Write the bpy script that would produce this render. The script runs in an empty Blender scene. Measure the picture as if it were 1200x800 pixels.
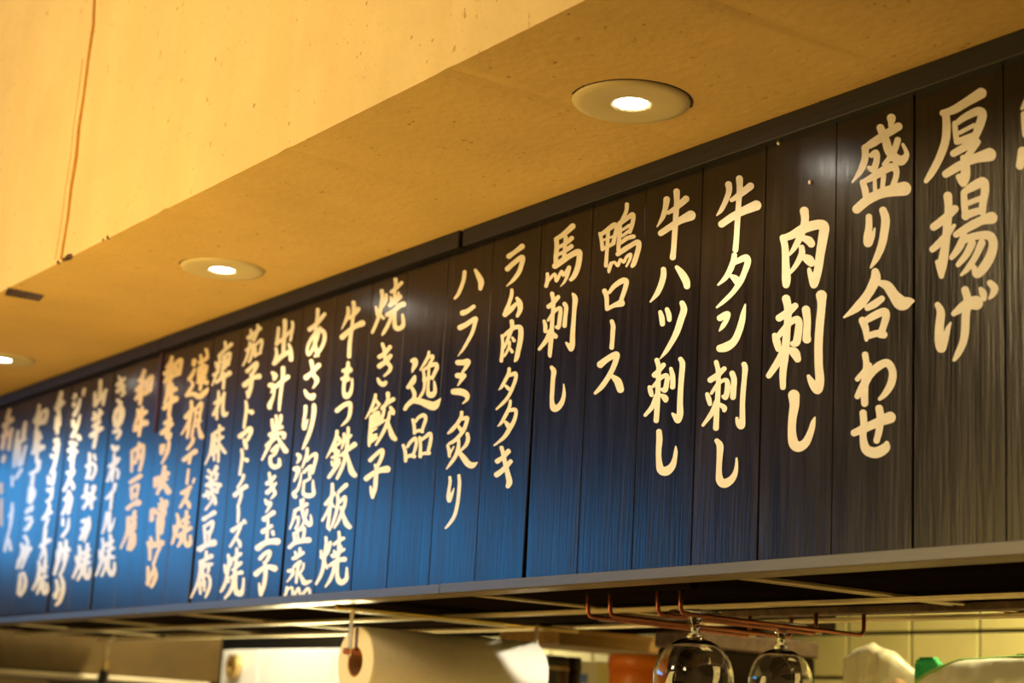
import bpy, bmesh, math, random
import numpy as np
from mathutils import Vector, Matrix, noise
random.seed(7)
C = bpy.context.scene.collection
S = bpy.context.scene

# ------------------------------------------------------------------ camera
# X runs along the menu board (towards the viewer), Y into the kitchen, Z up (metres)
F = 2050.0                                    # focal length in pixels of the 1200x800 frame
CAM = Vector((0, 0, 1.5))
RX = Vector((0.57636973, 0.81542541, 0.05365942))      # image right
RD = Vector((-0.14742518, 0.16834174, -0.97464192))    # image down
RF = Vector((-0.80378091, 0.55384335, 0.21724132))     # forward
cd = bpy.data.cameras.new('camera'); cam = bpy.data.objects.new('camera', cd); C.objects.link(cam)
M = Matrix((RX, -RD, -RF)).transposed().to_4x4(); M.translation = CAM
cam.matrix_world = M
cd.sensor_width = 36; cd.lens = F / 1200 * 36; cd.clip_start = .05
cd.dof.use_dof = True; cd.dof.focus_distance = 2.18; cd.dof.aperture_fstop = 5.0
S.camera = cam

def ray(x, y): return RX * (x - 600) + RD * (y - 400) + RF * F
def atY(x, y, Y): r = ray(x, y); return CAM + r * (Y / r.y)
def atZ(x, y, Z): r = ray(x, y); return CAM + r * ((Z - 1.5) / r.z)

# ------------------------------------------------------------------ world, light, exposure
vs = S.view_settings
vs.view_transform = 'Standard'; vs.look = 'None'; vs.exposure = 0; vs.gamma = 1; vs.use_curve_mapping = False
W = bpy.data.worlds.new('world'); S.world = W; W.use_nodes = True
W.node_tree.nodes['Background'].inputs[0].default_value = (.9, .62, .32, 1)
W.node_tree.nodes['Background'].inputs[1].default_value = .05

def area(name, loc, target, size, power, col, sy=None):
    l = bpy.data.lights.new(name, 'AREA'); l.energy = power; l.color = col; l.size = size
    if sy: l.shape = 'RECTANGLE'; l.size_y = sy
    o = bpy.data.objects.new(name, l); C.objects.link(o); o.location = loc
    o.rotation_euler = (Vector(target) - Vector(loc)).to_track_quat('-Z', 'Y').to_euler()
    return o
WARM = (1.0, .71, .34)
# dining-room lamps over the seats on the guests' side
area('dining_light', (-2.85, -1.8, 2.95), (-3.2, 1.0, 2.40), .5, 49, WARM)
area('dining_light', (-.5, -1.6, 2.95), (-1.0, 1.0, 2.4), .5, 12, WARM)
# added warm fill standing in for counter bounce, lighting the soffit from below
area('soffit_fill', (-2.6, .15, 1.12), (-2.6, 1.1, 2.3), .8, 62, (1.0, .66, .19), 3.6)
# working light of the kitchen, hung from its ceiling behind the rack
area('kitchen_light', (-1.7, 2.62, 2.28), (-1.7, 2.6, 1.2), 1.1, 32, (1.0, .82, .36), .15)
area('kitchen_light', (-4.35, 2.24, 2.28), (-4.35, 2.28, 1.2), .7, 38, (1.0, .88, .62), .12)
area('low_fill', (-4.15, 2.34, 1.40), (-3.75, 1.75, 1.70), .3, 10, (1.0, .84, .42), .06)  # unseen fill added to brighten the rack bars from below
area('low_fill', (-2.95, 2.02, 1.28), (-2.95, 2.6, 1.62), .5, 8, (1.0, .82, .42), .06)  # unseen fill added to brighten the wooden shelf and tub
sl = bpy.data.lights.new('roll_end_spot', 'SPOT'); sl.energy = 95; sl.color = (1.0, .92, .74); sl.spot_size = math.radians(7.5); sl.spot_blend = .4; sl.shadow_soft_size = .006  # narrow spot added to make the lit patch on the paper roll's end
so = bpy.data.objects.new('roll_end_spot', sl); C.objects.link(so); so.location = (-1.45, 2.40, 1.795)
so.rotation_euler = (Vector((-2.585, 1.825, 1.648)) - so.location).to_track_quat('-Z', 'Y').to_euler()

# ------------------------------------------------------------------ materials
def mat(name, col, rough=.5, metal=0, noise_amt=0, scale=20, bump=0, bscale=None, stretch=(1, 1, 1), rrange=None, coat=0, spec=.5, obj_rand=0, col2=None, emis=None, trans=0, ior=1.45):
    m = bpy.data.materials.new(name); m.use_nodes = True
    nt = m.node_tree; b = nt.nodes['Principled BSDF']
    b.inputs['Base Color'].default_value = (*col, 1); b.inputs['Roughness'].default_value = rough
    b.inputs['Metallic'].default_value = metal; b.inputs['Coat Weight'].default_value = coat
    b.inputs['Specular IOR Level'].default_value = spec
    b.inputs['Transmission Weight'].default_value = trans; b.inputs['IOR'].default_value = ior
    if emis: b.inputs['Emission Color'].default_value = (*emis[0], 1); b.inputs['Emission Strength'].default_value = emis[1]
    if noise_amt or bump or rrange or obj_rand:
        tc = nt.nodes.new('ShaderNodeNewGeometry'); mp = nt.nodes.new('ShaderNodeMapping')
        mp.inputs['Scale'].default_value = stretch
        nt.links.new(tc.outputs['Position'], mp.inputs['Vector'])
        n = nt.nodes.new('ShaderNodeTexNoise'); n.inputs['Scale'].default_value = scale; n.inputs['Detail'].default_value = 6; n.inputs['Roughness'].default_value = .65
        nt.links.new(mp.outputs[0], n.inputs['Vector'])
        if noise_amt:
            r = nt.nodes.new('ShaderNodeMapRange'); r.inputs[1].default_value = .3; r.inputs[2].default_value = .7
            nt.links.new(n.outputs[0], r.inputs[0])
            mx = nt.nodes.new('ShaderNodeMix'); mx.data_type = 'RGBA'
            c2 = col2 or tuple(v * (1 - noise_amt) for v in col)
            mx.inputs[6].default_value = (*c2, 1); mx.inputs[7].default_value = (*col, 1)
            nt.links.new(r.outputs[0], mx.inputs[0]); out = mx.outputs[2]
            if obj_rand:
                oi = nt.nodes.new('ShaderNodeObjectInfo'); rr = nt.nodes.new('ShaderNodeMapRange')
                rr.inputs[3].default_value = 1 - obj_rand; rr.inputs[4].default_value = 1 + obj_rand
                nt.links.new(oi.outputs['Random'], rr.inputs[0])
                hv = nt.nodes.new('ShaderNodeHueSaturation'); nt.links.new(rr.outputs[0], hv.inputs['Value'])
                nt.links.new(out, hv.inputs['Color']); out = hv.outputs[0]
            nt.links.new(out, b.inputs['Base Color'])
        if rrange:
            r2 = nt.nodes.new('ShaderNodeMapRange'); r2.inputs[1].default_value = .3; r2.inputs[2].default_value = .7
            r2.inputs[3].default_value, r2.inputs[4].default_value = rrange
            nt.links.new(n.outputs[0], r2.inputs[0]); nt.links.new(r2.outputs[0], b.inputs['Roughness'])
        if bump:
            n2 = nt.nodes.new('ShaderNodeTexNoise'); n2.inputs['Scale'].default_value = bscale or scale; n2.inputs['Detail'].default_value = 8
            nt.links.new(mp.outputs[0], n2.inputs['Vector'])
            bp = nt.nodes.new('ShaderNodeBump'); bp.inputs['Strength'].default_value = bump; bp.inputs['Distance'].default_value = .004
            nt.links.new(n2.outputs[0], bp.inputs['Height']); nt.links.new(bp.outputs[0], b.inputs['Normal'])
    return m

def plaster(name, col, bands=False):
    m = mat(name, col, rough=.75, noise_amt=.14, scale=5, bump=.35, bscale=70, spec=.25)
    nt = m.node_tree; b = nt.nodes['Principled BSDF']
    src = b.inputs['Base Color'].links[0].from_socket
    g = nt.nodes.new('ShaderNodeNewGeometry')
    # chopped straw flecks
    v = nt.nodes.new('ShaderNodeTexNoise'); v.inputs['Scale'].default_value = 85; v.inputs['Detail'].default_value = 2
    nt.links.new(g.outputs['Position'], v.inputs['Vector'])
    r = nt.nodes.new('ShaderNodeMapRange'); r.inputs[1].default_value = .70; r.inputs[2].default_value = .76
    nt.links.new(v.outputs[0], r.inputs[0])
    mx = nt.nodes.new('ShaderNodeMix'); mx.data_type = 'RGBA'
    mx.inputs[7].default_value = (col[0] * .55, col[1] * .45, col[2] * .35, 1)
    nt.links.new(r.outputs[0], mx.inputs[0]); nt.links.new(src, mx.inputs[6]); out = mx.outputs[2]
    if bands:                                             # rubbed patches beside the joint of two plaster sheets
        w = nt.nodes.new('ShaderNodeTexNoise'); w.noise_dimensions = '1D'; w.inputs['Scale'].default_value = 9
        sx = nt.nodes.new('ShaderNodeSeparateXYZ'); nt.links.new(g.outputs['Position'], sx.inputs[0]); nt.links.new(sx.outputs[0], w.inputs['W'])
        r3 = nt.nodes.new('ShaderNodeMapRange'); r3.inputs[1].default_value = .45; r3.inputs[2].default_value = .62; r3.inputs[4].default_value = .35
        nt.links.new(w.outputs[0], r3.inputs[0])
        m3 = nt.nodes.new('ShaderNodeMix'); m3.data_type = 'RGBA'; m3.inputs[7].default_value = (col[0] * .9, col[1] * .86, col[2] * .75, 1)
        nt.links.new(r3.outputs[0], m3.inputs[0]); nt.links.new(out, m3.inputs[6]); out = m3.outputs[2]
    nt.links.new(out, b.inputs['Base Color'])
    return m

MT = {}
MT['wall'] = plaster('wall_plaster', (.83, .63, .30), True)
MT['soffit'] = plaster('soffit_plaster', (.80, .55, .20))
MT['wood'] = mat('stained_wood', (.020, .013, .008), rough=.3, noise_amt=.6, scale=14, bump=.09, bscale=30, stretch=(6, 6, .35), rrange=(.19, .28), obj_rand=.35, spec=.5)
MT['trimwood'] = mat('trim_wood', (.016, .013, .011), rough=.5, noise_amt=.4, scale=20, bump=.15, stretch=(.5, 6, 6))
MT['redwood'] = mat('red_batten', (.06, .012, .009), rough=.5, noise_amt=.3, scale=20)
MT['alu'] = mat('grey_aluminium', (.135, .135, .135), rough=.4, metal=.5, noise_amt=.12, scale=30, stretch=(.4, 4, 4))
MT['flange'] = mat('gold_lit_aluminium', (.22, .16, .07), rough=.35, metal=.5, noise_amt=.3, scale=15, stretch=(.4, 4, 4))  # aluminium underside; the gold light on it is put into the colour
MT['paint'] = mat('cream_paint', (.90, .87, .79), rough=.22, noise_amt=.10, scale=60, spec=.6)
MT['opaint'] = mat('ochre_paint', (.91, .74, .44), rough=.3, noise_amt=.12, scale=60, spec=.4)
MT['gap'] = mat('backing', (.006, .005, .004), rough=.9)
MT['steel'] = mat('rack_steel', (.68, .58, .34), rough=.4, metal=.35, noise_amt=.2, scale=12)
MT['dark'] = mat('dark_panel', (.012, .008, .005), rough=1, spec=0, noise_amt=.4, scale=12)
MT['rust'] = mat('rusty_steel', (.16, .10, .05), rough=.7, metal=.3, noise_amt=.7, scale=45, bump=.4)
MT['copper'] = mat('copper', (.50, .17, .09), rough=.4, metal=.85, noise_amt=.35, scale=40)
MT['glass'] = mat('glass', (1, 1, 1), rough=.02, trans=1, ior=1.47)
MT['paper'] = mat('paper', (.84, .78, .66), rough=.9, noise_amt=.05, scale=90, bump=.25, bscale=160, spec=.1)
MT['card'] = mat('cardboard', (.45, .27, .12), rough=.9)
MT['brass'] = mat('brass', (.75, .55, .2), rough=.3, metal=.9)
MT['white'] = mat('white_enamel', (.86, .85, .78), rough=.35, noise_amt=.06, scale=8)
MT['tile'] = mat('cream_tile', (.66, .60, .30), rough=.3, noise_amt=.18, scale=7, obj_rand=.05)
MT['grout'] = mat('grout', (.05, .04, .02), rough=.9)
MT['hood'] = mat('hood_steel', (.10, .06, .012), rough=.4, metal=.3, noise_amt=.35, scale=6)
MT['shelfwood'] = mat('shelf_wood', (.42, .24, .08), rough=.5, noise_amt=.5, scale=10, stretch=(6, .6, 6))
MT['orange'] = mat('orange_plastic', (.75, .20, .02), rough=.35)
MT['black'] = mat('black_plastic', (.015, .013, .012), rough=.4)
MT['green'] = mat('green_plastic', (.01, .30, .09), rough=.4)
MT['zip'] = mat('green_zip', (.25, .48, .12), rough=.4)
MT['bag'] = mat('bag_film', (.80, .76, .62), rough=.22, trans=.35, noise_amt=.15, scale=22)
MT['bag2'] = mat('bag_white', (.88, .87, .82), rough=.25, trans=.15, noise_amt=.08, scale=22)
MT['food'] = mat('pinkish_contents', (.62, .40, .22), rough=.6, noise_amt=.3, scale=30)
MT['plate'] = mat('lamp_plate', (.74, .62, .33), rough=.45, noise_amt=.06, scale=14)
MT['lens'] = mat('lamp_lens', (1, 1, 1), emis=((1, .93, .78), 6))
MT['tape'] = mat('old_tape', (.20, .13, .10), rough=.35, noise_amt=.75, scale=75, col2=(.02, .02, .05))
MT['stain'] = mat('stained_filler', (.62, .28, .05), rough=.7, noise_amt=.4, scale=14)
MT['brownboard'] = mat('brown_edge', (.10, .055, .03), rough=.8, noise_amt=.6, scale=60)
MT['floorwood'] = mat('floor_wood', (.16, .09, .035), rough=.5, noise_amt=.4, scale=6)
MT['beam'] = mat('ceiling_boards', (.07, .042, .02), rough=.7, noise_amt=.4, scale=6)
MT['counter'] = mat('counter_wood', (.50, .28, .10), rough=.4, noise_amt=.3, scale=8, stretch=(.5, 5, 5))
MT['worktop'] = mat('steel_worktop', (.70, .66, .58), rough=.3, metal=.6)
MT['screw'] = mat('screw_head', (.72, .62, .48), rough=.3, metal=.7)
MT['daylight'] = mat('daylight_pane', (.1, .2, .3), emis=((.07, .44, 1.0), 5.8))
MT['frame'] = mat('window_frame', (.05, .035, .025), rough=.5)

# ------------------------------------------------------------------ mesh helpers
def obj(name, bm, material, parent=None, smooth=False):
    me = bpy.data.meshes.new(name); bm.to_mesh(me); bm.free()
    if smooth:
        for p in me.polygons: p.use_smooth = True
    me.materials.append(MT[material])
    o = bpy.data.objects.new(name, me); C.objects.link(o)
    if parent: o.parent = parent; o.matrix_parent_inverse = Matrix.Translation(-parent.location)
    return o
def tag(o, label=None, cat=None, group=None, kind=None):
    if label: o['label'] = label
    if cat: o['category'] = cat
    if group: o['group'] = group
    if kind: o['kind'] = kind
    return o
def thing(name, loc, label, cat, group=None):
    o = bpy.data.objects.new(name, None); o.empty_display_size = .05; C.objects.link(o); o.location = loc
    return tag(o, label, cat, group)
def box(bm, lo, hi, bev=0):
    lo = Vector(lo); hi = Vector(hi)
    r = bmesh.ops.create_cube(bm, size=1)
    vsx = r['verts']
    bmesh.ops.scale(bm, vec=hi - lo, verts=vsx); bmesh.ops.translate(bm, vec=(lo + hi) / 2, verts=vsx)
    if bev:
        es = list({e for v in vsx for e in v.link_edges})
        bmesh.ops.bevel(bm, geom=es, offset=bev, segments=1, affect='EDGES')
    return bm
def boxm(lo, hi, bev=0): return box(bmesh.new(), lo, hi, bev)
def tube(bm, pts, r, n=10, cap=True):
    pts = [Vector(p) for p in pts]; rings = []; u = None
    for i, p in enumerate(pts):
        t = (pts[min(i + 1, len(pts) - 1)] - pts[max(i - 1, 0)]).normalized()
        if u is None: u = t.orthogonal().normalized()
        u = (u - t * u.dot(t)).normalized(); v = t.cross(u)
        rr = r[i] if isinstance(r, (list, tuple)) else r
        rings.append([bm.verts.new(p + (u * math.cos(a) + v * math.sin(a)) * rr) for a in (2 * math.pi * k / n for k in range(n))])
    for a, b in zip(rings, rings[1:]):
        for k in range(n): bm.faces.new((a[k], a[(k + 1) % n], b[(k + 1) % n], b[k]))
    if cap: bm.faces.new(rings[0][::-1]); bm.faces.new(rings[-1])
    return bm
def lathe(bm, prof, c, axis='Z', n=40, close=False):
    rings = []
    for r, h in prof:
        ring = []
        for k in range(n):
            a = 2 * math.pi * k / n
            p = Vector((r * math.cos(a), r * math.sin(a), h))
            if axis == 'Y': p = Vector((p.x, h, p.y))
            ring.append(bm.verts.new(Vector(c) + p))
        rings.append(ring)
    pairs = list(zip(rings, rings[1:])) + ([(rings[-1], rings[0])] if close else [])
    for a, b in pairs:
        for k in range(n): bm.faces.new((a[k], a[(k + 1) % n], b[(k + 1) % n], b[k]))
    if not close:
        for ring in (rings[0], rings[-1]):
            if (ring[0].co - ring[n // 2].co).length > 1e-5: bm.faces.new(ring)
    bmesh.ops.remove_doubles(bm, verts=bm.verts, dist=1e-6)
    bmesh.ops.recalc_face_normals(bm, faces=bm.faces)
    return bm
def bend(p, q, r=.009, k=5):                              # rounded corner helper is unused for straight runs
    return [p, q]
def struct(name, bm, material): return tag(obj(name, bm, material), kind='structure')

ZS, YB, YF, ZB = 2.2430, 1.400, 1.007, 1.6920            # soffit height, board face, soffit front edge, board bottom
XL, XR = -8.0, 1.2

# ------------------------------------------------------------------ the room
# plaster soffit and the bulkhead above its front edge, with a slightly chipped common edge
N = 420
edge = []
for i in range(N + 1):
    x = XL + (XR - XL) * i / N
    d = noise.fractal(Vector((x * 9, 3.1, 0)), 1.0, 2.0, 5)
    chip = max(0, noise.noise(Vector((x * 23, 9.2, 0))) - .42) * .02
    edge.append((x, YF + .0012 * d + chip * .5, ZS + .0012 * d + chip))
bm = bmesh.new()
a = [bm.verts.new((x, y, z)) for x, y, z in edge]; b = [bm.verts.new((x, 1.47, ZS)) for x, y, z in edge]
c_ = [bm.verts.new((x, 1.47, ZS + .02)) for x, y, z in edge]
for i in range(N):
    bm.faces.new((a[i], a[i + 1], b[i + 1], b[i])); bm.faces.new((b[i], b[i + 1], c_[i + 1], c_[i]))
soffit = struct('ceiling', bm, 'soffit')
bm = bmesh.new()
a = [bm.verts.new((x, y, z)) for x, y, z in edge]; b = [bm.verts.new((x, YF, 3.2)) for x, y, z in edge]
for i in range(N): bm.faces.new((a[i], b[i], b[i + 1], a[i + 1]))
bulk = struct('wall_front', bm, 'wall')
# stained filler bead running down the joint between the two plaster sheets
pts = [(112, -60), (111, 0), (110, 30), (104, 70), (99, 110), (93, 150), (90, 185), (84, 220), (80, 255), (75, 285), (72, 304)]
bm = bmesh.new(); tube(bm, [atY(x, y, YF - .0005) for x, y in pts], [.003, .0034, .004, .0036, .0034, .0042, .0046, .0038, .0032, .003, .0034], 8)
obj('joint_filler', bm, 'stain', bulk)
bm = bmesh.new(); tube(bm, [atY(x - 7, y, YF) for x, y in pts[3:]], [.001] * 8, 6)
obj('joint_filler', bm, 'stain', bulk)
# crumbled corner beside the joint
bm = bmesh.new(); p = atY(80, 303, YF - .001)
for dx, dz, s in ((0, 0, .006), (-.012, -.003, .005), (-.024, -.006, .004), (.012, .005, .004), (-.05, -.012, .004), (.15, .05, .003), (.17, .056, .004)):
    r = bmesh.ops.create_icosphere(bm, subdivisions=1, radius=s); bmesh.ops.translate(bm, vec=(p.x + dx, YF + .0005, max(ZS, ZS + .0015)), verts=r['verts'])
obj('plaster_crumb', bm, 'brownboard', bulk)
# patch of old tape stuck on the soffit
q = [atZ(9, 337, ZS - .0008), atZ(52, 346, ZS - .0008), atZ(46, 353, ZS - .0008), atZ(5, 346, ZS - .0008)]
bm = bmesh.new(); lo_ = [bm.verts.new(v) for v in q]; up_ = [bm.verts.new(v + Vector((0, 0, .0008))) for v in q]
bm.faces.new(lo_); bm.faces.new(up_[::-1])
for i in range(4): bm.faces.new((lo_[i], lo_[(i + 1) % 4], up_[(i + 1) % 4], up_[i]))
bmesh.ops.recalc_face_normals(bm, faces=bm.faces)
tag(obj('tape_strip', bm, 'tape'), 'dark worn strip of tape stuck under the soffit near its edge', 'tape')
# shell
struct('floor', boxm((XL, -4, -.05), (XR, 3.1, 0)), 'floorwood')
struct('ceiling', boxm((XL, -4, 3.2), (XR, 1.1, 3.25)), 'beam')
struct('ceiling', boxm((XL, 1.47, 2.45), (XR, 3.1, 2.5)), 'dark')
struct('wall_rear', boxm((XL, -4.1, 0), (XR, -4, 3.2)), 'floorwood')
struct('wall_right', boxm((XR, -4.1, 0), (XR + .1, 3.1, 3.2)), 'wall')
# end wall with its band of windows to the street
bm = bmesh.new()
WZ0, WZ1, WY0, WY1 = 2.10, 2.76, -3.95, .45
box(bm, (XL - .1, -4.1, 0), (XL, 3.1, WZ0)); box(bm, (XL - .1, -4.1, WZ1), (XL, 3.1, 3.2))
box(bm, (XL - .1, -4.1, WZ0), (XL, WY0, WZ1)); box(bm, (XL - .1, WY1, WZ0), (XL, 3.1, WZ1))
struct('wall_left', bm, 'wall')
nw = 3; ww = (WY1 - WY0) / nw
for i in range(nw):
    y0 = WY0 + ww * i
    w = struct('window_%d' % (i + 1), boxm((XL - .07, y0 + .03, WZ0 + .03), (XL - .06, y0 + ww - .03, WZ1 - .03)), 'daylight')
    bm = bmesh.new()
    box(bm, (XL - .09, y0, WZ0), (XL - .02, y0 + .03, WZ1)); box(bm, (XL - .09, y0 + ww - .03, WZ0), (XL - .02, y0 + ww, WZ1))
    box(bm, (XL - .09, y0 + .03, WZ0), (XL - .02, y0 + ww - .03, WZ0 + .03)); box(bm, (XL - .09, y0 + .03, WZ1 - .03), (XL - .02, y0 + ww - .03, WZ1))
    obj('window_frame', bm, 'frame', w)
# guests' counter and kitchen worktop, below the picture
t = thing('bar_counter', (-3, 1.0, 0), 'long wooden bar counter below the menu board', 'counter')
obj('counter_top', boxm((-7, .70, 1.0), (.6, 1.35, 1.05), .004), 'counter', t); obj('counter_front', boxm((-7, 1.2, 0), (.6, 1.3, 1.0)), 'floorwood', t)
t = thing('kitchen_worktop', (-3, 2.6, 0), 'steel kitchen worktop along the tiled wall', 'worktop')
obj('worktop_slab', boxm((-7, 2.1, .84), (.6, 2.99, .88), .004), 'worktop', t); obj('worktop_base', boxm((-7, 2.2, 0), (.6, 2.99, .84)), 'white', t)

# ------------------------------------------------------------------ tiled kitchen wall
YT = 3.0
wb = struct('wall_back', boxm((XL, YT + .006, 0), (XR, YT + .1, 2.5)), 'grout')
tw = atY(1148, 740, YT).x - atY(1068, 741, YT).x
th = atY(1068, 741, YT).z - atY(985, 794, YT).z
x0, z0 = atY(1068, 741, YT).x, atY(1068, 741, YT).z
bm = boxm((.0042, 0, .0042), (tw - .0042, .008, th - .0042), .0015)
me = bpy.data.meshes.new('tile'); bm.to_mesh(me); bm.free(); me.materials.append(MT['tile'])
for r in range(-5, 4):
    for k in range(-9, 6):
        o = bpy.data.objects.new('tile', me); C.objects.link(o)
        o.location = (x0 + (k + (.5 if r == -1 else 0) * 0) * tw, YT - .002 + random.uniform(-.0006, .0006), z0 + r * th); o.parent = wb

# ------------------------------------------------------------------ the menu board
board = thing('menu_board', (-2.8, YB, ZB), 'long black plank menu board hand-painted with vertical rows of cream dish names', 'menu board')
known = [-1.146, -1.269, -1.388, -1.507, -1.624, -1.738, -1.852, -1.972, -2.094, -2.216, -2.337, -2.446, -2.566, -2.685, -2.805, -2.925, -3.045, -3.163, -3.281, -3.406, -3.531, -3.655, -3.778, -3.90, -4.02, -4.14, -4.26, -4.38, -4.5]
known = [-.55, -.67, -.79, -.91, -1.03] + known
wide = {-1.269: (.0022, .0022), -1.507: (.0024, .0008), -1.738: (.001, .0008), -1.972: (.0085, .0006), -2.446: (.002, .001), -2.685: (.011, .002), -3.045: (.014, .003), -3.531: (.014, .004), -3.778: (.014, .004), -2.337: (.002, .001)}
PZ0, PZ1 = 1.7000, 2.2180
for i in range(len(known) - 1):
    xr, xl = known[i], known[i + 1]
    gr, gl = wide.get(xr, (.0008, .0008)), wide.get(xl, (.0008, .0008))
    dy = random.uniform(.0001, .0006)
    bm = bmesh.new(); y0, y1 = YB + dy, YB + .014
    co = [(xl + gl[0] / 2, y0, PZ0), (xr - gr[0] / 2, y0, PZ0), (xr - gr[1] / 2, y0, PZ1), (xl + gl[1] / 2, y0, PZ1)]
    f = [bm.verts.new(v) for v in co]; k = [bm.verts.new((x, y1, z)) for x, y, z in co]
    bm.faces.new(f); bm.faces.new(k[::-1])
    for j in range(4): bm.faces.new((f[j], k[j], k[(j + 1) % 4], f[(j + 1) % 4]))
    bmesh.ops.recalc_face_normals(bm, faces=bm.faces)
    fe = [e for e in bm.edges if all(abs(v.co.y - y0) < 1e-6 for v in e.verts)]
    bmesh.ops.bevel(bm, geom=fe, offset=.0008, segments=1, affect='EDGES')
    obj('plank', bm, 'wood', board)
obj('backing_panel', boxm((-4.5, YB + .0145, PZ0 - .004), (-.55, YB + .03, PZ1 + .004)), 'gap', board)
for xa, xb, dy in ((-4.5, -3.279, .0), (-3.271, -2.171, -.0015), (-2.164, -.55, .001)):
    obj('top_trim', boxm((xa, YB - .012 + dy, 2.2155), (xb, YB + .014, ZS - .0003), .0012), 'trimwood', board)
for xa, xb, dy in ((-4.5, -3.2835, 0), (-3.2825, -2.1745, .001), (-2.1705, -.55, -.001)):
    bm = boxm((xa, YB - .008 + dy, ZB), (xb, YB - .0005, ZB + .0135), .0008)
    for v in bm.verts: v.co.z += (v.co.x + 2.0) * .0048       # the edging hangs a little lower at the far end
    bt = tag(obj('bottom_trim', bm, 'alu', board), 'grey metal edging along the lower edge')
    bm = boxm((xa, YB, ZB - .0006), (xb, YB + .040, ZB + .0015))
    for v in bm.verts: v.co.z += (v.co.x + 2.0) * .0048
    obj('flange', bm, 'flange', bt)
obj('batten', boxm((-3.289, YB - .0035, 2.05), (-3.277, YB + .01, 2.216), .0008), 'redwood', board)
for px in ((912, 167), (949, 213)):
    p = atY(*px, YB - .001); bm = bmesh.new()
    lathe(bm, [(0, -.0022), (.002, -.002), (.0032, -.0005), (.0032, .003)], (p.x, YB, p.z), 'Y', 14)
    obj('screw', bm, 'screw', board, True)

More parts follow.
